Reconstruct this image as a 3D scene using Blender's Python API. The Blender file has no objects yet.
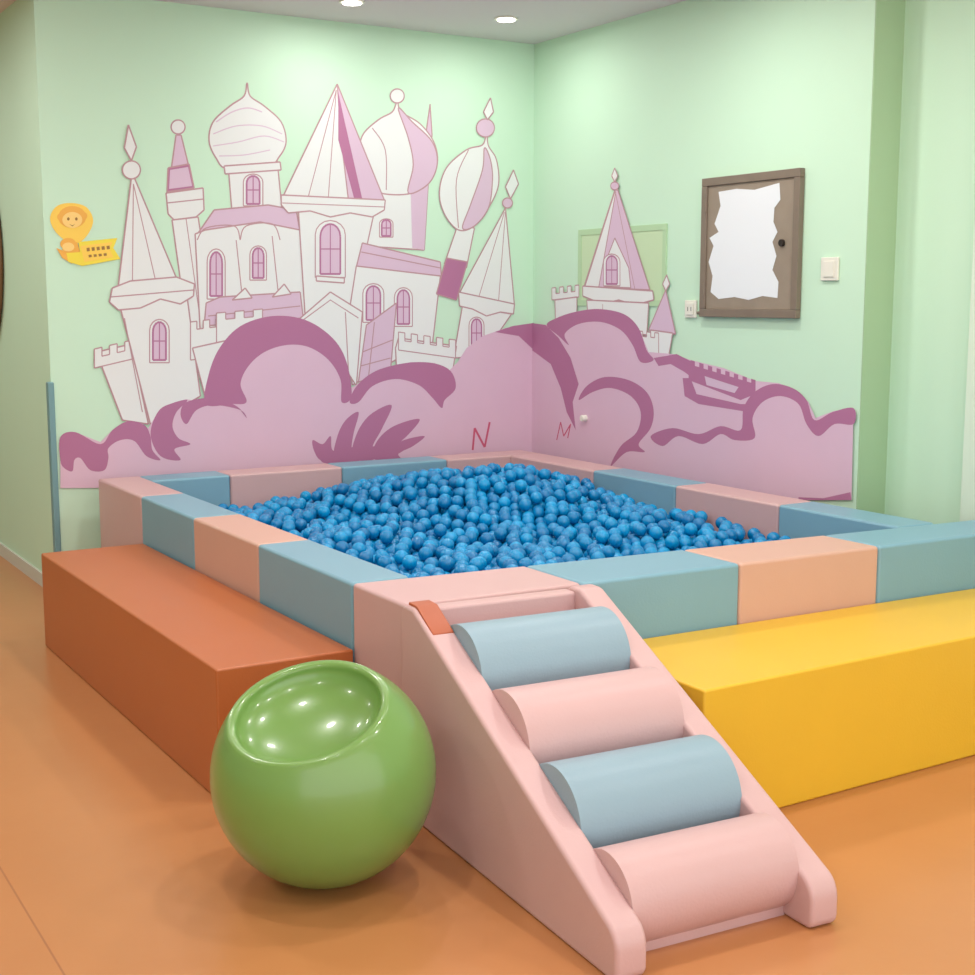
import bpy, bmesh, math, random
from mathutils import Vector, Matrix, kdtree
import numpy as np
random.seed(7); np.random.seed(7)
scene = bpy.context.scene
scene.view_settings.view_transform = 'Standard'
COL = scene.collection

# ---------------------------------------------------------------- helpers
def lin(c):
    c = c/255.0
    return c/12.92 if c <= 0.04045 else ((c+0.055)/1.055)**2.4
def rgb(r, g, b): return (lin(r), lin(g), lin(b), 1.0)

def mat(name, col, rough=0.5, bump=0.0, bscale=200.0, var=0.0, vscale=3.0, coat=0.0, metal=0.0, spec=0.5):
    m = bpy.data.materials.new(name); m.use_nodes = True
    nt = m.node_tree; b = nt.nodes['Principled BSDF']
    b.inputs['Base Color'].default_value = col
    b.inputs['Roughness'].default_value = rough
    b.inputs['Metallic'].default_value = metal
    b.inputs['Specular IOR Level'].default_value = spec
    b.inputs['Coat Weight'].default_value = coat
    b.inputs['Coat Roughness'].default_value = 0.08
    geo = nt.nodes.new('ShaderNodeNewGeometry')
    if var > 0:
        n = nt.nodes.new('ShaderNodeTexNoise'); n.inputs['Scale'].default_value = vscale; n.inputs['Detail'].default_value = 4
        nt.links.new(geo.outputs['Position'], n.inputs['Vector'])
        mx = nt.nodes.new('ShaderNodeMix'); mx.data_type = 'RGBA'
        mx.inputs['A'].default_value = tuple(max(0, x*(1-var)) for x in col[:3])+(1,)
        mx.inputs['B'].default_value = tuple(min(1, x*(1+var)) for x in col[:3])+(1,)
        nt.links.new(n.outputs['Fac'], mx.inputs['Factor'])
        nt.links.new(mx.outputs['Result'], b.inputs['Base Color'])
    if bump > 0:
        n = nt.nodes.new('ShaderNodeTexNoise'); n.inputs['Scale'].default_value = bscale; n.inputs['Detail'].default_value = 3
        nt.links.new(geo.outputs['Position'], n.inputs['Vector'])
        bp = nt.nodes.new('ShaderNodeBump'); bp.inputs['Strength'].default_value = bump; bp.inputs['Distance'].default_value = 0.002
        nt.links.new(n.outputs['Fac'], bp.inputs['Height'])
        nt.links.new(bp.outputs['Normal'], b.inputs['Normal'])
    return m

def empty(name, loc=(0, 0, 0)):
    e = bpy.data.objects.new(name, None); e.location = loc; e.empty_display_size = 0.1
    COL.objects.link(e); return e

def mesh_obj(name, verts, faces, mats, midx=None, parent=None, smooth=False):
    me = bpy.data.meshes.new(name); me.from_pydata([tuple(v) for v in verts], [], faces)
    for m in (mats if isinstance(mats, (list, tuple)) else [mats]): me.materials.append(m)
    if midx:
        for p, i in zip(me.polygons, midx): p.material_index = i
    if smooth: me.shade_smooth()
    me.update()
    o = bpy.data.objects.new(name, me); COL.objects.link(o)
    if parent: o.parent = parent
    return o

def qbox(name, c, z0, z1, m, parent=None, bev=0.0, seg=3):
    """c: plan corners (x0,y0),(x1,y0),(x0,y1),(x1,y1)"""
    v = [(p[0], p[1], z) for z in (z0, z1) for p in c]
    f = [(0, 2, 3, 1), (4, 5, 7, 6), (0, 1, 5, 4), (2, 6, 7, 3), (0, 4, 6, 2), (1, 3, 7, 5)]
    o = mesh_obj(name, v, f, m, parent=parent)
    if bev > 0:
        o.data.shade_smooth()
        b = o.modifiers.new('bevel', 'BEVEL'); b.width = bev; b.segments = seg; b.harden_normals = True
    return o
def box(name, x0, x1, y0, y1, z0, z1, m, parent=None, bev=0.0, seg=3):
    return qbox(name, [(x0, y0), (x1, y0), (x0, y1), (x1, y1)], z0, z1, m, parent, bev, seg)

def prism_x(name, prof, x0, x1, m, parent=None, bev=0.0, seg=3):
    """profile in (y,z) extruded along x"""
    n = len(prof)
    v = [(x0, p[0], p[1]) for p in prof]+[(x1, p[0], p[1]) for p in prof]
    f = [tuple(range(n)), tuple(range(2*n-1, n-1, -1))]
    for i in range(n):
        j = (i+1) % n; f.append((j, i, i+n, j+n))
    o = mesh_obj(name, v, f, m, parent=parent)
    bm = bmesh.new(); bm.from_mesh(o.data); bmesh.ops.recalc_face_normals(bm, faces=bm.faces); bm.to_mesh(o.data); bm.free()
    if bev > 0:
        o.data.shade_smooth()
        b = o.modifiers.new('bevel', 'BEVEL'); b.width = bev; b.segments = seg; b.harden_normals = True
        b.limit_method = 'ANGLE'; b.angle_limit = math.radians(40)
    return o

def cyl(name, c, axis, r, h, m, parent=None, seg=48, bev=0.0, r2=None):
    bm = bmesh.new()
    bmesh.ops.create_cone(bm, cap_ends=True, segments=seg, radius1=r, radius2=r if r2 is None else r2, depth=h)
    me = bpy.data.meshes.new(name); 
    q = Vector((0, 0, 1)).rotation_difference(Vector(axis).normalized())
    bmesh.ops.transform(bm, matrix=Matrix.Translation(c) @ q.to_matrix().to_4x4(), verts=bm.verts)
    bm.to_mesh(me); bm.free(); me.materials.append(m); me.shade_smooth()
    o = bpy.data.objects.new(name, me); COL.objects.link(o)
    b = o.modifiers.new('bevel', 'BEVEL'); b.width = bev if bev > 0 else 0.001; b.segments = 3; b.limit_method = 'ANGLE'; b.harden_normals = True
    if parent: o.parent = parent
    return o

# ---------------------------------------------------------------- room survey numbers
CAMH = 1.46; YAW = math.radians(31.33); PITCH = math.radians(8.0); FPX = 1350.0
YB = 6.62      # plane of mural (back) wall
XR = 4.34      # plane of right wall
ZC = 2.88      # ceiling
XL = 1.58      # left end of mural wall (outside corner)
YE = 4.08      # end of right mural wall, recess starts
XR2 = 4.51
XP, YP = 4.47, 3.64
_F = Vector((math.sin(YAW)*math.cos(PITCH), math.cos(YAW)*math.cos(PITCH), -math.sin(PITCH)))
_R = Vector((math.cos(YAW), -math.sin(YAW), 0))
_U = _R.cross(_F)
def ray(u, v): return _F + _R*((u-487.5)/FPX) + _U*((487.5-v)/FPX)
def onback(u, v):       # survey of painted wall -> (X,Z)
    d = ray(u, v); t = YB/d.y; return (d.x*t, CAMH+d.z*t)
def onright(u, v):      # -> (Y,Z)
    d = ray(u, v); t = XR/d.x; return (d.y*t, CAMH+d.z*t)

# ---------------------------------------------------------------- materials
M_wall = mat('mint_paint', rgb(199, 231, 205), 0.6, 0.15, 90, 0.02, 1.5)
M_wall2 = mat('mint_paint_pale', rgb(212, 230, 212), 0.6, 0.1, 90)
M_wall_shade = mat('mint_paint_shade', rgb(162, 192, 154), 0.6, 0.1, 90)  # wall mint with the return's shade put into the colour
M_ceil = mat('ceiling_paint', rgb(224, 218, 220), 0.8)
M_trim = mat('white_trim', rgb(205, 205, 195), 0.5)
M_pink = mat('vinyl_pink', rgb(202, 165, 164), 0.42, 0.25, 160, 0.03, 6)
M_peach = mat('vinyl_peach', rgb(206, 163, 146), 0.42, 0.25, 160, 0.03, 6)
M_blue = mat('vinyl_blue', rgb(122, 164, 182), 0.42, 0.25, 160, 0.03, 6)
M_roll = mat('vinyl_blue_grey', rgb(138, 164, 178), 0.42, 0.25, 160, 0.03, 6)
M_orange = mat('vinyl_orange', rgb(184, 102, 54), 0.38, 0.25, 160, 0.03, 6)
M_yellow = mat('vinyl_yellow', rgb(226, 180, 48), 0.38, 0.25, 160, 0.03, 6)
M_green = mat('green_gloss', rgb(112, 152, 76), 0.28, 0, 1, 0.04, 5, coat=0.4)
M_post = mat('corner_guard_blue', rgb(112, 152, 158), 0.5)
M_brown = mat('brown_leather', rgb(172, 84, 44), 0.4)
M_taupe = mat('taupe_metal', rgb(124, 110, 96), 0.45, 0.2, 40, 0.12, 14)
M_taupe2 = mat('taupe_metal_light', rgb(146, 132, 116), 0.5, 0.2, 40, 0.12, 14)
M_paper = mat('torn_paper', rgb(228, 232, 236), 0.8)
M_plastic = mat('white_plastic', rgb(228, 226, 214), 0.4)
M_dark = mat('dark_metal', rgb(50, 44, 40), 0.4, metal=0.5)

# floor
M_floor = bpy.data.materials.new('vinyl_floor'); M_floor.use_nodes = True
nt = M_floor.node_tree; b = nt.nodes['Principled BSDF']
geo = nt.nodes.new('ShaderNodeNewGeometry')
n1 = nt.nodes.new('ShaderNodeTexNoise'); n1.inputs['Scale'].default_value = 2.2; n1.inputs['Detail'].default_value = 6
nt.links.new(geo.outputs['Position'], n1.inputs['Vector'])
mx = nt.nodes.new('ShaderNodeMix'); mx.data_type = 'RGBA'
mx.inputs['A'].default_value = rgb(184, 122, 74); mx.inputs['B'].default_value = rgb(196, 134, 84)
nt.links.new(n1.outputs['Fac'], mx.inputs['Factor'])
sep = nt.nodes.new('ShaderNodeSeparateXYZ'); nt.links.new(geo.outputs['Position'], sep.inputs[0])
def seam(axis_out, period, off, w):
    a = nt.nodes.new('ShaderNodeMath'); a.operation = 'SUBTRACT'; nt.links.new(axis_out, a.inputs[0]); a.inputs[1].default_value = off
    p = nt.nodes.new('ShaderNodeMath'); p.operation = 'PINGPONG'; nt.links.new(a.outputs[0], p.inputs[0]); p.inputs[1].default_value = period/2
    l = nt.nodes.new('ShaderNodeMath'); l.operation = 'LESS_THAN'; nt.links.new(p.outputs[0], l.inputs[0]); l.inputs[1].default_value = w
    return l.outputs[0]
sx = seam(sep.outputs[0], 4.6, 0.65, 0.0025)
mx2 = nt.nodes.new('ShaderNodeMix'); mx2.data_type = 'RGBA'
nt.links.new(sx, mx2.inputs['Factor']); nt.links.new(mx.outputs['Result'], mx2.inputs['A']); mx2.inputs['B'].default_value = rgb(166, 106, 66)
nt.links.new(mx2.outputs['Result'], b.inputs['Base Color'])
b.inputs['Roughness'].default_value = 0.3
bp = nt.nodes.new('ShaderNodeBump'); bp.inputs['Strength'].default_value = 0.12; bp.inputs['Distance'].default_value = 0.004
n2 = nt.nodes.new('ShaderNodeTexNoise'); n2.inputs['Scale'].default_value = 14; n2.inputs['Detail'].default_value = 5
nt.links.new(geo.outputs['Position'], n2.inputs['Vector']); nt.links.new(n2.outputs['Fac'], bp.inputs['Height'])
nt.links.new(bp.outputs['Normal'], b.inputs['Normal'])

# ---------------------------------------------------------------- room shell
box('floor', -3.5, 6.5, -1.5, 12.0, -0.1, 0.0, M_floor)
box('ceiling', -3.5, 6.5, -1.5, 12.0, ZC, ZC+0.1, M_ceil)
box('wall_back', XL, XR+0.4, YB, YB+0.2, 0, ZC, M_wall)
box('wall_corridor', XL, XL+0.2, YB+0.2, 12.0, 0, ZC, M_wall)
box('wall_right', XR, XR+0.4, YE, YB, 0, ZC, M_wall)
box('wall_right_recess', XR2, XR2+0.2, -1.5, YE, 0, ZC, M_wall)
box('return_face_shade', XR+0.001, XR2, YE-0.006, YE, 0, ZC, M_wall_shade)  # added thin strip, painted darker to give the recess return its shade
box('wall_right_pilaster', XP, XR2, 3.1, YP, 0, ZC, M_wall2)
box('wall_left', -3.5, -3.4, -1.5, 12.0, 0, ZC, M_wall)
box('wall_corridor_end', -3.5, XL, 11.9, 12.0, 0, ZC, M_wall)
box('baseboard_corridor', XL-0.012, XL, YB, 11.9, 0, 0.07, M_trim)
box('baseboard_back', XL, XR, YB-0.012, YB, 0, 0.07, M_trim)
box('corner_guard', XL-0.018, XL+0.012, YB-0.014, YB+0.03, 0.0, 1.06, M_post, bev=0.006)

# ---------------------------------------------------------------- mural
M_white = mat('mural_white', rgb(226, 228, 228), 0.65)
M_lilac = mat('mural_lilac', rgb(212, 184, 206), 0.65)
M_cloud = mat('mural_cloud', rgb(217, 183, 204), 0.65, var=0.03, vscale=5)
M_mauve = mat('mural_mauve', rgb(176, 112, 150), 0.65)
M_line = mat('mural_line', rgb(184, 142, 150), 0.65)
M_red = mat('mural_red', rgb(196, 84, 116), 0.65)
MM = [M_white, M_lilac, M_cloud, M_mauve, M_line, M_red]
W, L, C, D, LN, RD = range(6)

def crom(pts, closed=True, n=6):
    out = []; N = len(pts); rng = range(N if closed else N-1)
    for i in rng:
        if closed: p0, p1, p2, p3 = pts[(i-1) % N], pts[i], pts[(i+1) % N], pts[(i+2) % N]
        else: p0, p1, p2, p3 = pts[max(i-1, 0)], pts[i], pts[i+1], pts[min(i+2, N-1)]
        for k in range(n):
            t = k/n
            out.append(tuple(0.5*((2*p1[a])+(-p0[a]+p2[a])*t+(2*p0[a]-5*p1[a]+4*p2[a]-p3[a])*t*t+(-p0[a]+3*p1[a]-3*p2[a]+p3[a])*t**3) for a in (0, 1)))
    if not closed: out.append(tuple(pts[-1]))
    return out

DL = 0.000012
class Mural:
    def __init__(s, proj, emb, base): s.v=[]; s.f=[]; s.m=[]; s.proj=proj; s.emb=emb; s.lay=base
    def _add(s, pts2, m):
        s.lay += DL
        i0 = len(s.v); s.v += [s.emb(p, s.lay) for p in pts2]; s.f.append(tuple(range(i0, i0+len(pts2)))); s.m.append(m)
    def stroke(s, px, w=0.008, m=LN, closed=False):
        P = [Vector(s.proj(*p)) for p in px]; s.lay += DL; N = len(P); i0 = len(s.v)
        for i in range(N):
            a = P[(i-1) % N] if (closed or i > 0) else P[i]; c = P[(i+1) % N] if (closed or i < N-1) else P[i]
            d = (c-a); d = d.normalized() if d.length > 1e-9 else Vector((1, 0)); nn = Vector((-d.y, d.x))*w/2
            s.v.append(s.emb(P[i]+nn, s.lay)); s.v.append(s.emb(P[i]-nn, s.lay))
        for i in range(N if closed else N-1):
            a = i0+2*i; c = i0+2*((i+1) % N); s.f.append((a, c, c+1, a+1)); s.m.append(m)
    def poly(s, px, m, sm=False, line=True, w=0.0075):
        q = crom(px) if sm else px
        s._add([s.proj(*p) for p in q], m)
        if line:
            if sm: s.stroke(q, w, LN, True)
            else:
                for i in range(len(q)): s.stroke([q[i], q[(i+1) % len(q)]], w)
    def circ(s, cx, cy, r, m, ry=None, line=True, w=0.007):
        ry = ry or r
        q = [(cx+r*math.cos(a*math.pi/12), cy+ry*math.sin(a*math.pi/12)) for a in range(24)]
        s._add([s.proj(*p) for p in q], m)
        if line: s.stroke(q, w, LN, True)
    def arch(s, cx, cy, w, h, m=L, slant=0):
        q = [(cx-w/2, cy+h/2), (cx-w/2, cy-h/4)]+[(cx-w/2*math.cos(a*math.pi/8), cy-h/4-h/4*math.sin(a*math.pi/8)) for a in range(1, 8)]+[(cx+w/2, cy-h/4), (cx+w/2, cy+h/2)]
        # painted reveal around the opening
        s.poly([(cx+(p[0]-cx)*1.5, cy+(p[1]-cy)*1.14) for p in q], W, line=True, w=0.006)
        s.poly(q, m, line=False)
        for i in range(len(q)): s.stroke([q[i], q[(i+1) % len(q)]], 0.010, D)
        s.stroke([(cx, cy-h/2), (cx, cy+h/2)], 0.006, D); s.stroke([(cx-w/2, cy), (cx+w/2, cy)], 0.006, D)
    def crenel(s, x0, y0, x1, y1, n, hh, m=W, body=10):
        pts = []
        for i in range(2*n-1):
            t0 = i/(2*n-1); t1 = (i+1)/(2*n-1); up = hh if i % 2 == 0 else 0
            pts += [(x0+(x1-x0)*t0, y0+(y1-y0)*t0-up), (x0+(x1-x0)*t1, y0+(y1-y0)*t1-up)]
        pts += [(x1, y1+body), (x0, y0+body)]
        s.poly(pts, m, w=0.006, line=(m != D))
    def obj(s, name): return mesh_obj(name, s.v, s.f, MM, s.m)

B = Mural(onback, lambda p, l: (p[0], YB-l, p[1]), 0.0008)
# thin rear spires
B.poly([(430, 104), (432, 135), (426, 185), (414, 240), (398, 240), (412, 190), (425, 140)], L)
# tower T2
B.poly([(176, 135), (181, 135), (194, 188), (168, 192)], L); B.poly([(168, 168), (189, 164), (194, 188), (167, 192)], D, line=True)
B.poly([(170, 170), (188, 167), (192, 186), (169, 189)], L, line=False)
B.circ(178, 127, 7, W)
B.poly([(166, 193), (203, 188), (204, 210), (196, 217), (174, 220), (168, 214)], W); B.stroke([(167, 203), (204, 199)], 0.006)
B.poly([(172, 220), (198, 217), (216, 330), (188, 336)], W); B.stroke([(186, 219), (202, 333)], 0.005)
# onion dome T3
B.poly([(228, 164), (277, 160), (282, 210), (232, 214)], W)
B.poly([(247, 83), (250, 96), (264, 106), (281, 122), (286, 142), (279, 157), (268, 166), (228, 169), (216, 158), (209, 141), (213, 122), (230, 106), (244, 96)], W, sm=True)
B.stroke(crom([(216, 122), (232, 112), (248, 108), (262, 112)], False), 0.006, L)
B.stroke(crom([(213, 134), (236, 126), (262, 126), (282, 134)], False), 0.005, L)
B.stroke(crom([(213, 146), (238, 142), (264, 136), (284, 142)], False), 0.005, L)
B.stroke(crom([(219, 156), (244, 155), (270, 150)], False), 0.005, L)
B.poly([(224, 166), (280, 162), (281, 170), (225, 174)], W)
B.arch(253, 190, 13, 28)
# main hall
B.poly([(196, 236), (214, 210), (268, 205), (296, 210), (300, 232)], L)
B.poly([(195, 234), (205, 230), (260, 222), (300, 230), (306, 325), (200, 330)], W)
B.stroke(crom([(197, 240), (206, 228), (234, 226), (240, 240)], False), 0.006); B.stroke(crom([(240, 240), (246, 226), (272, 224), (280, 240)], False), 0.006)
B.stroke([(236, 240), (242, 296)], 0.006); B.stroke([(272, 236), (278, 292)], 0.006)
B.arch(216, 274, 12, 44); B.arch(258, 263, 11, 30)
B.poly([(206, 303), (220, 297), (300, 292), (303, 318), (204, 326)], L); B.stroke([(208, 316), (300, 306)], 0.006)
B.poly([(232, 300), (245, 288), (252, 298)], W); B.poly([(272, 297), (284, 284), (291, 294)], W)
# rear dome T5
B.poly([(366, 176), (428, 182), (424, 250), (362, 246)], W)
B.poly([(410, 180), (428, 182), (424, 250), (412, 248)], L, line=False)
B.poly([(397, 102), (401, 112), (420, 124), (434, 143), (437, 164), (428, 184), (408, 194), (380, 193), (366, 182), (359, 160), (362, 136), (378, 120), (392, 112)], W, sm=True)
B.poly([(398, 108), (412, 122), (432, 142), (437, 164), (428, 184), (408, 193), (413, 165), (408, 138)], L, sm=True)
B.stroke(crom([(372, 128), (385, 150), (386, 190)], False), 0.006)
B.circ(397, 96, 7, W)
B.arch(386, 228, 9, 16)
# centre tower T4
B.poly([(298, 208), (374, 212), (350, 322), (305, 318)], W)
B.poly([(337, 84), (384, 200), (283, 196)], W); B.poly([(337, 84), (384, 200), (348, 199), (341, 140)], L)
B.poly([(338, 92), (344, 120), (362, 199), (354, 199), (338, 140)], D, line=False)
B.stroke([(336, 90), (308, 197)], 0.005); B.stroke([(336, 90), (328, 198)], 0.005)
B.poly([(281, 195), (385, 200), (384, 210), (372, 217), (350, 213), (330, 217), (310, 211), (288, 213), (281, 205)], W)
B.stroke([(282, 203), (384, 207)], 0.005)
B.arch(330, 249, 20, 50, L); 
B.poly([(316, 276), (344, 278), (344, 283), (316, 281)], W)
# right hall
B.poly([(362, 243), (440, 262), (441, 276), (356, 267)], L); B.stroke([(361, 252), (440, 268)], 0.006)
B.poly([(356, 266), (440, 276), (432, 345), (395, 360), (352, 385), (346, 330)], W)
B.arch(373, 303, 14, 34, L); B.arch(403, 307, 12, 34, L)
B.poly([(300, 318), (330, 292), (362, 312), (356, 386), (330, 345), (296, 325)], W)
B.stroke([(345, 312), (348, 370)], 0.006); B.stroke([(300, 322), (330, 300), (358, 318)], 0.006)
B.poly([(366, 325), (396, 303), (390, 372), (358, 382)], L); B.stroke([(374, 322), (368, 378)], 0.006); B.stroke([(362, 352), (392, 340)], 0.006); B.stroke([(360, 366), (390, 358)], 0.006)
# T6 right onion tower
B.poly([(457, 226), (474, 228), (466, 268), (444, 264)], W); B.poly([(446, 258), (467, 262), (456, 300), (436, 294)], D)
B.poly([(486, 134), (488, 146), (496, 160), (498, 185), (488, 208), (474, 226), (458, 230), (444, 214), (439, 192), (446, 168), (466, 150), (482, 145)], W, sm=True)
B.poly([(484, 148), (482, 170), (470, 205), (462, 228), (474, 226), (488, 208), (492, 180), (490, 160)], L, sm=True)
B.stroke(crom([(468, 150), (456, 180), (458, 228)], False), 0.006)
B.circ(485, 128, 9, L); B.poly([(490, 98), (493, 112), (487, 120), (483, 112)], W)
# T7 right cone
B.poly([(462, 306), (511, 314), (482, 356), (453, 358)], W)
B.poly([(505, 208), (514, 306), (459, 293)], W); B.stroke([(504, 212), (478, 298)], 0.005); B.stroke([(505, 212), (498, 302)], 0.005)
B.poly([(458, 292), (514, 304), (513, 314), (500, 312), (486, 316), (472, 309), (459, 306)], W)
B.circ(507, 203, 5, L); B.poly([(513, 170), (518, 184), (510, 199), (505, 187)], W)
B.arch(476, 333, 10, 28)
B.poly([(395, 348), (398, 338), (456, 346), (452, 372), (430, 366), (396, 368)], W); B.crenel(398, 340, 455, 348, 5, 8)
# T1 left tower
B.poly([(96, 352), (131, 344), (148, 424), (122, 420)], W); B.crenel(94, 358, 132, 349, 3, 9)
B.poly([(118, 300), (186, 292), (200, 396), (176, 410), (150, 424)], W)
B.poly([(131, 178), (134, 178), (176, 278), (118, 286)], W); B.stroke([(133, 184), (132, 284)], 0.005); B.stroke([(133, 184), (155, 280)], 0.005)
B.poly([(112, 288), (130, 281), (176, 277), (194, 284), (193, 296), (180, 304), (160, 299), (140, 308), (118, 310), (109, 302)], W); B.stroke([(110, 297), (193, 290)], 0.006)
B.circ(131, 170, 9, W); B.poly([(128, 125), (136, 147), (131, 161), (124, 148)], W)
B.arch(159, 341, 13, 38, L)
B.stroke([(124, 318), (142, 412)], 0.005); B.crenel(190, 330, 222, 326, 3, 8, body=30); B.crenel(216, 320, 262, 316, 3, 7, body=30)
B.poly([(192, 348), (228, 340), (230, 380), (205, 398)], W)
# clouds - base colour
B.poly([(60, 440), (75, 432), (100, 442), (112, 430), (128, 421), (148, 428), (158, 411), (172, 403), (186, 399), (205, 403), (208, 375), (219, 348), (240, 326), (272, 316), (305, 320), (332, 338), (346, 362), (351, 388),
        (365, 378), (385, 368), (410, 362), (434, 363), (449, 370), (457, 362), (466, 348), (482, 336), (505, 328), (533, 323), (533, 462), (400, 474), (200, 487), (60, 488)], C, line=False)
B.poly([(60, 437), (75, 432), (100, 444), (112, 430), (128, 421), (144, 425), (150, 436), (152, 450), (160, 460), (146, 456), (134, 441), (120, 440), (108, 448), (108, 458), (104, 470), (90, 470), (80, 458), (74, 460), (72, 471), (64, 468), (60, 460)], D, sm=True, line=False)
B.poly([(150, 434), (158, 411), (172, 403), (187, 400), (176, 412), (172, 426), (178, 438), (190, 444), (174, 449), (180, 460), (160, 456)], D, sm=True, line=False)
B.poly([(205, 404), (208, 375), (219, 348), (240, 326), (272, 316), (305, 320), (332, 338), (346, 362), (351, 396), (341, 402), (340, 380), (328, 360), (308, 347), (286, 345), (264, 352), (248, 366), (240, 384), (246, 402), (230, 404)], D, sm=True, line=False)
B.poly([(186, 402), (212, 398), (236, 406), (246, 418), (240, 410), (214, 405), (196, 410), (186, 424), (180, 414)], D, sm=True, line=False)
B.poly([(349, 402), (356, 386), (375, 371), (405, 363), (432, 363), (450, 371), (455, 388), (444, 400), (441, 408), (432, 398), (418, 385), (395, 379), (372, 386), (358, 402)], D, sm=True, line=False)
# curled leaf tuft: crescents sweeping up to the right
for bx, tx, ty, ww in ((334, 358, 412, 17), (352, 391, 405, 20), (372, 419, 419, 18), (386, 424, 436, 12)):
    B.poly([(bx, 458), (bx+(tx-bx)*.10, 458-(458-ty)*.45), (bx+(tx-bx)*.45, 458-(458-ty)*.82), (tx, ty), (bx+(tx-bx)*.62+ww*.25, 458-(458-ty)*.55), (bx+ww, 458-(458-ty)*.22), (bx+ww+2, 459)], D, sm=True, line=False)
B.poly([(312, 440), (322, 444), (330, 436), (332, 450), (346, 454), (344, 462), (322, 461), (314, 452)], D, sm=True, line=False)
B.poly([(322, 456), (345, 448), (380, 446), (406, 446), (392, 456), (362, 460), (348, 463), (324, 463)], D, sm=True, line=False)
B.poly([(494, 332), (512, 326), (533, 323), (533, 350), (518, 336)], D, line=False)
B.stroke([(472, 450), (474, 428)], 0.013, RD); B.stroke([(474, 428), (484, 447)], 0.013, RD); B.stroke([(484, 447), (489, 422)], 0.013, RD)
B.obj('castle_mural')

R = Mural(onright, lambda p, l: (XR-l, p[0], p[1]), 0.0076)
# castle
R.crenel(553, 294, 580, 291, 4, 6, body=6); R.poly([(556, 300), (578, 297), (578, 330), (557, 332)], W)
R.poly([(616, 190), (619, 190), (651, 290), (585, 287)], L); R.stroke([(617, 194), (636, 289)], 0.005)
R.poly([(616, 192), (617, 192), (600, 287), (586, 287)], W)
R.poly([(616, 238), (630, 268), (632, 288), (606, 287), (606, 264)], W); R.arch(613, 270, 11, 28, L)
R.poly([(584, 286), (654, 291), (655, 300), (636, 305), (620, 300), (604, 304), (584, 296)], W)
R.poly([(588, 300), (650, 303), (648, 335), (590, 325)], W); R.stroke([(604, 304), (604, 315)], 0.005)
R.circ(616, 186, 4, L); R.poly([(616, 168), (619, 176), (616, 182), (613, 176)], W)
R.poly([(667, 290), (677, 334), (650, 330)], L); R.poly([(652, 330), (674, 333), (670, 356), (652, 354)], W); R.poly([(668, 275), (671, 284), (667, 291), (664, 284)], W)
R.crenel(640, 336, 660, 338, 3, 5, body=20)
# clouds
R.poly([(533, 323), (548, 325), (558, 318), (576, 312), (600, 309), (625, 314), (640, 328), (650, 352), (675, 354), (692, 360), (725, 368), (757, 381), (780, 383), (798, 390), (810, 402), (817, 418), (835, 411), (855, 408), (853, 500), (800, 500), (650, 482), (533, 462)], C, line=False)
R.poly([(533, 323), (547, 325), (560, 338), (572, 358), (580, 384), (574, 402), (577, 430), (568, 412), (562, 388), (552, 364), (533, 350)], D, line=False)
R.poly([(548, 325), (558, 318), (576, 312), (600, 309), (625, 314), (640, 328), (648, 350), (655, 360), (642, 362), (634, 345), (622, 330), (602, 322), (580, 324), (566, 334), (570, 345), (560, 336)], D, sm=True, line=False)
R.poly([(580, 400), (588, 386), (606, 377), (630, 380), (648, 392), (655, 410), (652, 428), (640, 444), (646, 452), (628, 452), (612, 466), (622, 446), (638, 432), (642, 412), (632, 396), (612, 388), (594, 392)], D, sm=True, line=False)
# ruined battlement in the cloud bank
R.poly([(655, 358), (678, 354), (694, 362), (694, 378), (686, 372), (672, 364), (660, 366)], D, line=False)
R.poly([(690, 364), (757, 384), (757, 394), (742, 400), (690, 380)], D, line=False)
R.crenel(692, 366, 757, 386, 8, 6, D, body=5)
R.poly([(684, 378), (692, 378), (698, 394), (742, 404), (754, 404), (750, 412), (700, 404), (686, 396)], D, line=False)
R.poly([(706, 376), (740, 387), (736, 393), (708, 385)], L, line=False)
R.poly([(652, 436), (674, 428), (700, 434), (722, 426), (742, 430), (745, 408), (756, 392), (774, 384), (794, 388), (808, 400), (816, 420), (834, 412), (855, 408), (855, 424), (836, 424), (820, 436), (808, 424), (800, 404), (782, 396), (764, 402), (754, 418), (756, 438), (736, 440), (722, 434), (704, 444), (680, 436), (664, 446)], D, sm=True, line=False)
R.poly([(800, 497), (825, 498), (852, 492), (853, 500), (800, 500)], D, line=False)
R.stroke([(558, 440), (562, 422)], 0.009, RD); R.stroke([(562, 422), (565, 436)], 0.009, RD); R.stroke([(565, 436), (572, 424)], 0.009, RD); R.stroke([(572, 424), (569, 438)], 0.009, RD)
R.obj('turret_mural')

# ---------------------------------------------------------------- wall fixtures (right wall)
def lbox(name, x0, x1, ya, yb, za, zb, m, par, o, bev=0.0): return box(name, x0-o.x, x1-o.x, ya-o.y, yb-o.y, za-o.z, zb-o.z, m, par, bev)
def frame(par, o, y0, y1, z0, z1, t, dpt, m, bev):
    for nm, a in (('frame_top', (y0, y1, z1-t, z1)), ('frame_bottom', (y0, y1, z0, z0+t)), ('frame_near', (y0, y0+t, z0+t, z1-t)), ('frame_far', (y1-t, y1, z0+t, z1-t))):
        lbox(nm, XR-dpt, XR, *a, m, par, o, bev)
y0, _ = onright(667, 260); y1, _ = onright(579, 260); z1 = onright(620, 227)[1]; z0 = onright(620, 306)[1]
ap = empty('access_panel', (XR, (y0+y1)/2, (z0+z1)/2)); o_ = Vector(ap.location)
M_ap = mat('access_panel_paint', rgb(194, 218, 178), 0.6); M_apf = mat('access_panel_frame_paint', rgb(178, 210, 168), 0.6)
lbox('panel_leaf', XR-0.004, XR, y0+.03, y1-.03, z0+.03, z1-.03, M_ap, ap, o_)
frame(ap, o_, y0, y1, z0, z1, 0.03, 0.007, M_apf, 0)
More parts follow.
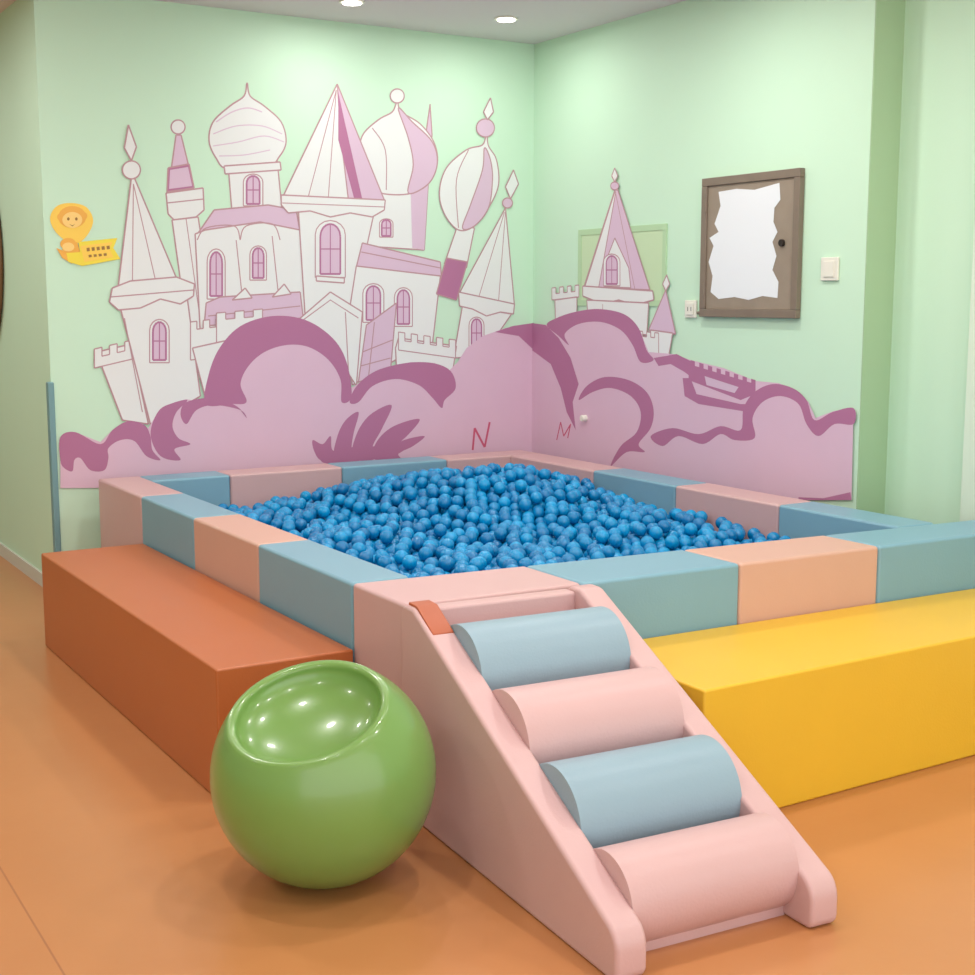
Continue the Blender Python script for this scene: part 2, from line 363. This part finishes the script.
# electrical cabinet
y0, _ = onright(803, 240); y1, _ = onright(705, 250); z1 = (onright(707, 180)[1]+onright(804, 167)[1])/2; z0 = (onright(702, 318)[1]+onright(798, 317)[1])/2
ec = empty('electrical_cabinet', (XR, (y0+y1)/2, (z0+z1)/2)); o_ = Vector(ec.location); t = 0.038
frame(ec, o_, y0, y1, z0, z1, t, 0.03, M_taupe, 0.003)
lbox('cabinet_door', XR-0.02, XR, y0+t, y1-t, z0+t, z1-t, M_taupe2, ec, o_, 0.002)
pp = [(722, 192), (740, 189), (758, 190), (783, 183), (784, 200), (778, 208), (777, 222), (781, 232), (776, 242), (780, 256), (776, 270), (782, 282), (781, 298), (766, 296), (752, 300), (738, 297), (722, 299), (714, 292), (716, 276), (712, 262), (717, 246), (713, 238), (722, 232), (718, 224), (724, 206)]
mesh_obj('paper_sheet', [(XR-0.0215-o_.x, onright(*p)[0]-o_.y, onright(*p)[1]-o_.z) for p in pp], [tuple(range(len(pp)))], M_paper, parent=ec)
ly, lz = onright(786, 243)
cyl('lock', (XR-0.026-o_.x, ly-o_.y, lz-o_.z), (1, 0, 0), 0.016, 0.014, M_dark, ec, 24)
for hz in (z0+.13, z1-.13): cyl('hinge', (XR-0.028-o_.x, y1-0.03-o_.y, hz-o_.z), (0, 0, 1), 0.007, 0.06, M_taupe, ec, 16)
def plate(name, u, v, w, h, socket):
    y, z = onright(u, v); e = empty(name, (XR, y, z))
    box('plate', -0.012, 0, -w/2, w/2, -h/2, h/2, M_plastic, e, 0.003)
    box('rocker', -0.017, -0.012, -w*.3, w*.3, -h*.34, h*.34, M_plastic, e, 0.002)
    if socket:
        for dy in (-.012, .012): box('pin', -0.0175, -0.0165, dy-.002, dy+.002, -.01, .01, M_dark, e)
    return e
plate('light_switch', 831, 269, 0.100, 0.100, False)
plate('wall_outlet', 692, 309, 0.085, 0.085, True)
ly, lz = onright(703, 313); cyl('conduit_stub', (XR-0.008, ly, lz), (0, 1, 0), 0.008, 0.06, M_taupe, None, 16)
ly, lz = onright(587, 418); cyl('door_knob', (XR-0.02, ly, lz), (1, 0, 0), 0.018, 0.04, M_plastic, None, 24, bev=0.006)

# ---------------------------------------------------------------- balloon wall sticker (back wall)
S_y = mat('sticker_yellow', rgb(248, 204, 80), 0.5); S_o = mat('sticker_orange', rgb(238, 172, 66), 0.5); S_s = mat('sticker_skin', rgb(248, 206, 120), 0.5)
S_g = mat('sticker_gold', rgb(240, 216, 60), 0.5); S_d = mat('sticker_ink', rgb(150, 108, 44), 0.5)
sm_ = [S_y, S_o, S_s, S_g, S_d]; sv = []; sf = []; si = []
def sp(px, m, l):
    i0 = len(sv)
    for p in px:
        X, Z = onback(*p); sv.append((X, YB-0.003-l*0.0006, Z))
    sf.append(tuple(range(i0, i0+len(px)))); si.append(m)
def sc(cx, cy, rx, ry, m, l): sp([(cx+rx*math.cos(a*math.pi/12), cy+ry*math.sin(a*math.pi/12)) for a in range(24)], m, l)
sp(crom([(71, 203), (86, 207), (93, 220), (88, 234), (78, 243), (66, 241), (54, 230), (50, 217), (57, 206)]), 0, 0)
sc(72, 217, 14, 11, 1, 1); sc(61, 217, 4, 4, 1, 2); sc(83, 216, 4, 4, 1, 3); sc(72, 220, 10, 8, 2, 4)
sc(68, 219, 1.3, 1.6, 4, 5); sc(76, 219, 1.3, 1.6, 4, 5); sp([(69, 224), (72, 225.5), (75, 224), (72, 226.5)], 4, 5)
sp([(64, 242), (77, 242), (80, 252), (72, 256), (62, 250)], 1, 1)
sc(68, 244, 8, 6, 1, 2); sc(68, 247, 6, 4.5, 2, 3)
sp([(56, 248), (66, 252), (72, 264), (62, 258)], 1, 4)
sp([(66, 253), (80, 252), (82, 266), (68, 262)], 3, 5)
sp([(78, 242), (117, 238), (113, 248), (120, 259), (82, 266)], 3, 6)
sp([(80, 246), (112, 242), (109, 249), (113, 257), (84, 262)], 0, 7)
for k in range(5): sp([(86+k*5, 248-k*.5), (89+k*5, 247.6-k*.5), (89.5+k*5, 251-k*.5), (86.5+k*5, 251.6-k*.5)], 4, 8)
for k in range(4): sp([(88+k*5, 255-k*.5), (91+k*5, 254.6-k*.5), (91.5+k*5, 257-k*.5), (88.5+k*5, 257.6-k*.5)], 4, 8)
mesh_obj('balloon_wall_sticker', sv, sf, sm_, si)

# round mirror on the corridor wall
my, mz = 8.07, 1.70
mir = empty('round_mirror', (XL, my, mz))
ringv = []; ringf = []
NS = 64; NR = 10; Rr = 0.53
for i in range(NS):
    a = 2*math.pi*i/NS
    for j in range(NR):
        q = 2*math.pi*j/NR; rr = Rr+0.035*math.cos(q)
        ringv.append((-0.02-0.02*math.sin(q), rr*math.cos(a), rr*math.sin(a)))
for i in range(NS):
    for j in range(NR): ringf.append((i*NR+j, ((i+1) % NS)*NR+j, ((i+1) % NS)*NR+(j+1) % NR, i*NR+(j+1) % NR))
mesh_obj('mirror_frame', ringv, ringf, mat('mirror_wood', rgb(120, 82, 50), 0.4), parent=mir, smooth=True)
cyl('mirror_glass', (-0.012, 0, 0), (1, 0, 0), Rr, 0.02, mat('mirror_glass', rgb(120, 110, 100), 0.08, metal=1.0), mir, 64)

# ---------------------------------------------------------------- ball pit
PX0, PX1, PY0, PY1, PH, T = 1.742, 4.155, 3.31, 6.46, 0.60, 0.20
pitE = empty('ball_pit', (PX0, PY0, 0)); po = Vector(pitE.location)
def pb(name, x0, x1, y0, y1, m, z1=PH): box(name, x0-po.x, x1-po.x, y0-po.y, y1-po.y, 0, z1, m, pitE, 0.012, 4)
g = 0.0008
def fy(x): return PY0-0.030*(x-PX0)               # outer face line of the front wall
def fyi(x): return PY0+0.345-0.072*(x-PX0)        # inner face line
ys = [PY1, 5.78, 5.10, 4.42, fyi(PX0)+0.002]; cs = [M_pink, M_blue, M_peach, M_blue]
for i in range(4): pb('left_block_%d' % (i+1), PX0, PX0+T, ys[i+1]+g, ys[i]-g, cs[i])
xs = [PX0+T, 2.335, 2.94, 3.56, PX1]; cs = [M_blue, M_pink, M_blue, M_pink]
for i in range(4): pb('back_block_%d' % (i+1), xs[i]+g, xs[i+1]-g, PY1-T, PY1, cs[i])
ys = [PY1-T, 5.48, 4.83, 4.15, fyi(PX1-T)+.002]; cs = [M_pink, M_blue, M_pink, M_blue]
for i in range(4): pb('right_block_%d' % (i+1), PX1-T, PX1, ys[i+1]+g, ys[i]-g, cs[i])
xs = [PX0, 2.34, 2.96, 3.585, 4.46]; cs = [M_pink, M_blue, M_peach, M_blue]
for i in range(4):
    a, c = xs[i]+g, xs[i+1]-g
    qbox('front_block_%d' % (i+1), [(a-po.x, fy(a)-po.y), (c-po.x, fy(c)-po.y), (a-po.x, fyi(a)-po.y), (c-po.x, fyi(c)-po.y)], 0, PH, cs[i], pitE, 0.012, 4)
box('pit_mat', T, PX1-T-po.x, 0.36, PY1-T-po.y, 0.001, 0.04, M_blue, pitE)

# plastic balls
def H(x, y):
    d = ((x-3.42)/0.36)**2+((y-5.55)/0.42)**2
    e = ((x-3.0)/0.75)**2+((y-5.0)/0.8)**2
    return 0.405+0.15*math.exp(-d/2)+0.05*math.exp(-e/2)+0.015*math.sin(5*x+2*y)+0.015*math.sin(7*y-3*x)
def ico(sub):
    bm = bmesh.new(); bmesh.ops.create_icosphere(bm, subdivisions=sub, radius=1)
    V = np.array([v.co[:] for v in bm.verts]); F = np.array([[v.index for v in f.verts] for f in bm.faces]); bm.free(); return V, F
rb = 0.0285
x0, x1, y1 = PX0+T+rb+.003, PX1-T-rb-.003, PY1-T-rb-.003
y0 = fyi(PX1)+rb
cen = []; low = []
def grid(dx, jit, dz, keep, out, zj):
    y = y0; r = 0
    while y <= y1:
        x = x0+(dx/2 if r % 2 else 0)
        while x <= x1:
            if random.random() < keep:
                xx = min(max(x+random.uniform(-jit, jit), x0), x1); yy = min(max(y+random.uniform(-jit, jit), y0), y1)
                if yy > fyi(xx)+rb+.004: out.append((xx, yy, H(xx, yy)+dz+random.uniform(-zj, zj)))
            x += dx
        y += dx*0.866; r += 1
grid(0.060, 0.016, 0.0, 1.0, cen, 0.014)
grid(0.066, 0.020, 0.040, 0.50, cen, 0.008)
nc = len(cen)
grid(0.060, 0.010, -0.050, 1.0, low, 0.008)
# push overlapping balls apart so that they read as separate rigid spheres
P = [Vector(p) for p in cen+low]
for it in range(14):
    kd = kdtree.KDTree(len(P))
    for i, p in enumerate(P): kd.insert(p, i)
    kd.balance()
    mv = [Vector((0, 0, 0)) for _ in P]
    for i, p in enumerate(P):
        for co_, j, dist in kd.find_range(p, 2*rb):
            if j > i:
                d = (P[j]-p); dl = max(d.length, 1e-5); push = d*((2*rb-dl)/dl*0.4)
                mv[i] -= push; mv[j] += push
    for i in range(len(P)):
        q_ = P[i]+mv[i]
        zt = H(q_.x, q_.y); q_.z = min(q_.z, zt+0.052)
        q_.x = min(max(q_.x, x0), x1); q_.y = min(max(q_.y, fyi(q_.x)+rb+.004), y1)
        P[i] = q_
cen = [tuple(p) for p in P[:nc]]; low = [tuple(p) for p in P[nc:]]
def clusters(parts):
    Vs = []; Fs = []; ra = []; off = 0
    for pts, (V, F) in parts:
        for c in pts:
            Vs.append(V*rb+np.array(c)); Fs.append(F+off); off += len(V); ra.append(np.full(len(V), random.random()))
    return np.concatenate(Vs), np.concatenate(Fs), np.concatenate(ra)
V, F, RA = clusters([(cen, ico(3)), (low, ico(3))])
me = bpy.data.meshes.new('blue_plastic_balls')
me.vertices.add(len(V)); me.vertices.foreach_set('co', V.astype(np.float32).ravel())
me.loops.add(len(F)*3); me.loops.foreach_set('vertex_index', F.astype(np.int32).ravel())
me.polygons.add(len(F)); me.polygons.foreach_set('loop_start', np.arange(0, len(F)*3, 3, dtype=np.int32))
me.update(calc_edges=True)
at = me.attributes.new('rnd', 'FLOAT', 'POINT'); at.data.foreach_set('value', RA.astype(np.float32))
me.shade_smooth()
M_ball = mat('ball_plastic', rgb(10, 105, 175), 0.24); nt = M_ball.node_tree
a = nt.nodes.new('ShaderNodeAttribute'); a.attribute_name = 'rnd'
cr = nt.nodes.new('ShaderNodeMix'); cr.data_type = 'RGBA'; cr.inputs['A'].default_value = rgb(0, 114, 172); cr.inputs['B'].default_value = rgb(0, 150, 208)
nt.links.new(a.outputs['Fac'], cr.inputs['Factor']); nt.links.new(cr.outputs['Result'], nt.nodes['Principled BSDF'].inputs['Base Color'])
me.materials.append(M_ball)
ob = bpy.data.objects.new('blue_plastic_balls', me); COL.objects.link(ob)

# ---------------------------------------------------------------- benches
e = empty('orange_bench', (1.295, 3.63, 0))
box('seat_block', 0, 0.438, 0, 2.10, 0.0, 0.40, M_orange, e, 0.008, 4)
e = empty('yellow_bench', (2.36, 2.74, 0)); eo = e.location
qbox('seat_block', [(0, 0), (2.08, 0.03), (0, fy(2.36)-eo.y-.006), (2.08, fy(4.44)-eo.y-.006)], 0.0, 0.40, M_yellow, e, 0.008, 4)

# ---------------------------------------------------------------- soft stair
SW, Ls = 0.62, 1.125
th = -0.066
back = Vector((1.720, 3.297, 0))
stE = empty('soft_play_stairs', back - Matrix.Rotation(th, 3, 'Z') @ Vector((0, Ls, 0))); stE.rotation_euler = (0, 0, th)
def arc(cy, cz, r, a0, a1, n=8): return [(cy+r*math.cos(math.radians(a0+(a1-a0)*i/n)), cz+r*math.sin(math.radians(a0+(a1-a0)*i/n))) for i in range(n+1)]
prof = [(Ls, 0.0), (Ls, 0.575)] + arc(Ls-0.035, 0.576, 0.035, 0, 90, 5) + arc(Ls-0.07, 0.561, 0.05, 90, 118, 4) + arc(0.065, 0.068, 0.065, 118, 180, 8) + arc(0.025, 0.025, 0.025, 180, 270, 4)
tp = 0.082
prism_x('side_left', prof, 0, tp, M_pink, stE, 0.012, 4)
prism_x('side_right', prof, SW-tp, SW, M_pink, stE, 0.012, 4)
for i, (yy, zz, rr, m) in enumerate([(0.165, 0.114, 0.112, M_pink), (0.405, 0.217, 0.134, M_roll), (0.650, 0.337, 0.134, M_pink), (0.905, 0.452, 0.134, M_roll)]):
    cyl('roll_%d' % (i+1), (SW/2, yy, zz), (1, 0, 0), rr, SW-2*tp+0.01, m, stE, 64)
prism_x('core', [(0.10, 0.0), (0.10, 0.05), (Ls-0.13, 0.54), (Ls-0.002, 0.54), (Ls-0.002, 0)], tp-0.004, SW-tp+0.004, M_pink, stE)
prism_x('top_board', [(Ls-0.06, 0.3), (Ls-0.06, 0.60), (Ls-0.002, 0.60), (Ls-0.002, 0.3)], tp-0.004, SW-tp+0.004, M_pink, stE, 0.01)
prism_x('corner_patch', [(Ls-0.03, 0.608), (Ls-0.03, 0.619), (Ls-0.085, 0.617), (Ls-0.19, 0.561), (Ls-0.187, 0.548), (Ls-0.085, 0.604)], 0.012, tp-0.006, M_brown, stE, 0.003)

# ---------------------------------------------------------------- green ball chair
rS = 0.282; cc = Vector((1.345, 3.0, 0.278))
ax = (Vector((0, 0, 0.9))+Vector((-.41, -.91, 0))*0.36+Vector((-.854, .52, 0))*0.18).normalized()
al = math.radians(46); pr = []
for i in range(0, 41):
    t_ = math.pi-(math.pi-al-0.05)*i/40; pr.append((rS*math.sin(t_), rS*math.cos(t_)))
rim_r = rS*math.sin(al); rim_h = rS*math.cos(al)
lip = 0.016
for i in range(1, 9):
    q = math.radians(42+(150-42)*i/8.0); pr.append((rim_r-0.010+lip*math.cos(q), rim_h-0.010+lip*math.sin(q)))
dd = 0.075; pe = pr[-1]
for i in range(1, 21):
    t_ = i/20; rr = pe[0]*math.cos(t_*math.pi/2); pr.append((max(rr, 0), pe[1]-dd*math.sin(t_*math.pi/2)))
vs = []; fs = []; NS = 72
q = Vector((0, 0, 1)).rotation_difference(ax)
for r_, h_ in pr:
    for k in range(NS):
        a = 2*math.pi*k/NS; p = q @ Vector((r_*math.cos(a), r_*math.sin(a), h_)); vs.append(p)
for i in range(len(pr)-1):
    for k in range(NS): fs.append((i*NS+k, i*NS+(k+1) % NS, (i+1)*NS+(k+1) % NS, (i+1)*NS+k))
vs = [Vector((v.x, v.y, max(v.z, -cc.z))) for v in vs]
o = mesh_obj('green_ball_chair', vs, fs, M_green, smooth=True); o.location = cc
bm = bmesh.new(); bm.from_mesh(o.data); bmesh.ops.remove_doubles(bm, verts=bm.verts, dist=1e-5); bmesh.ops.recalc_face_normals(bm, faces=bm.faces); bm.to_mesh(o.data); bm.free()

# ---------------------------------------------------------------- downlights
M_em = bpy.data.materials.new('downlight_lens'); M_em.use_nodes = True
e_ = M_em.node_tree.nodes['Principled BSDF']; e_.inputs['Emission Color'].default_value = (1, .95, .86, 1); e_.inputs['Emission Strength'].default_value = 12
pos = [(3.82, 6.09), (2.97, 6.14), (3.5, 4.6), (2.3, 4.7), (3.5, 3.0), (2.2, 3.0), (0.9, 4.6), (0.8, 3.0), (2.2, 1.2), (0.8, 1.0), (3.5, 1.2), (0.3, 8.0), (0.3, 10.0), (-1.2, 4.0), (-1.2, 1.5), (0.6, 6.4), (-1.2, 7.0)]  # only the first pair is in view; some others added to brighten the corridor
for i, (x, y) in enumerate(pos):
    e = empty('ceiling_downlight', (x, y, ZC))
    cyl('trim_ring', (0, 0, -0.004), (0, 0, 1), 0.062, 0.008, M_plastic, e, 32)
    cyl('lens', (0, 0, -0.010), (0, 0, 1), 0.045, 0.006, M_em, e, 32)
    ld = bpy.data.lights.new('lamp', 'AREA'); ld.shape = 'DISK'; ld.size = 0.16; ld.energy = 12.8 if i > 1 else 5; ld.color = (1, .97, .94)
    lo = bpy.data.objects.new('lamp', ld); COL.objects.link(lo); lo.parent = e; lo.location = (0, 0, -0.02)

w = bpy.data.worlds.new('World'); scene.world = w; w.use_nodes = True
w.node_tree.nodes['Background'].inputs[0].default_value = (1.0, .985, .97, 1); w.node_tree.nodes['Background'].inputs[1].default_value = 2.2

# ---------------------------------------------------------------- camera
cd = bpy.data.cameras.new('camera'); cd.sensor_width = 36; cd.lens = FPX/975*36
co = bpy.data.objects.new('camera', cd); COL.objects.link(co)
co.location = (0, 0, CAMH); co.rotation_euler = (math.pi/2-PITCH, 0, -YAW)
scene.camera = co
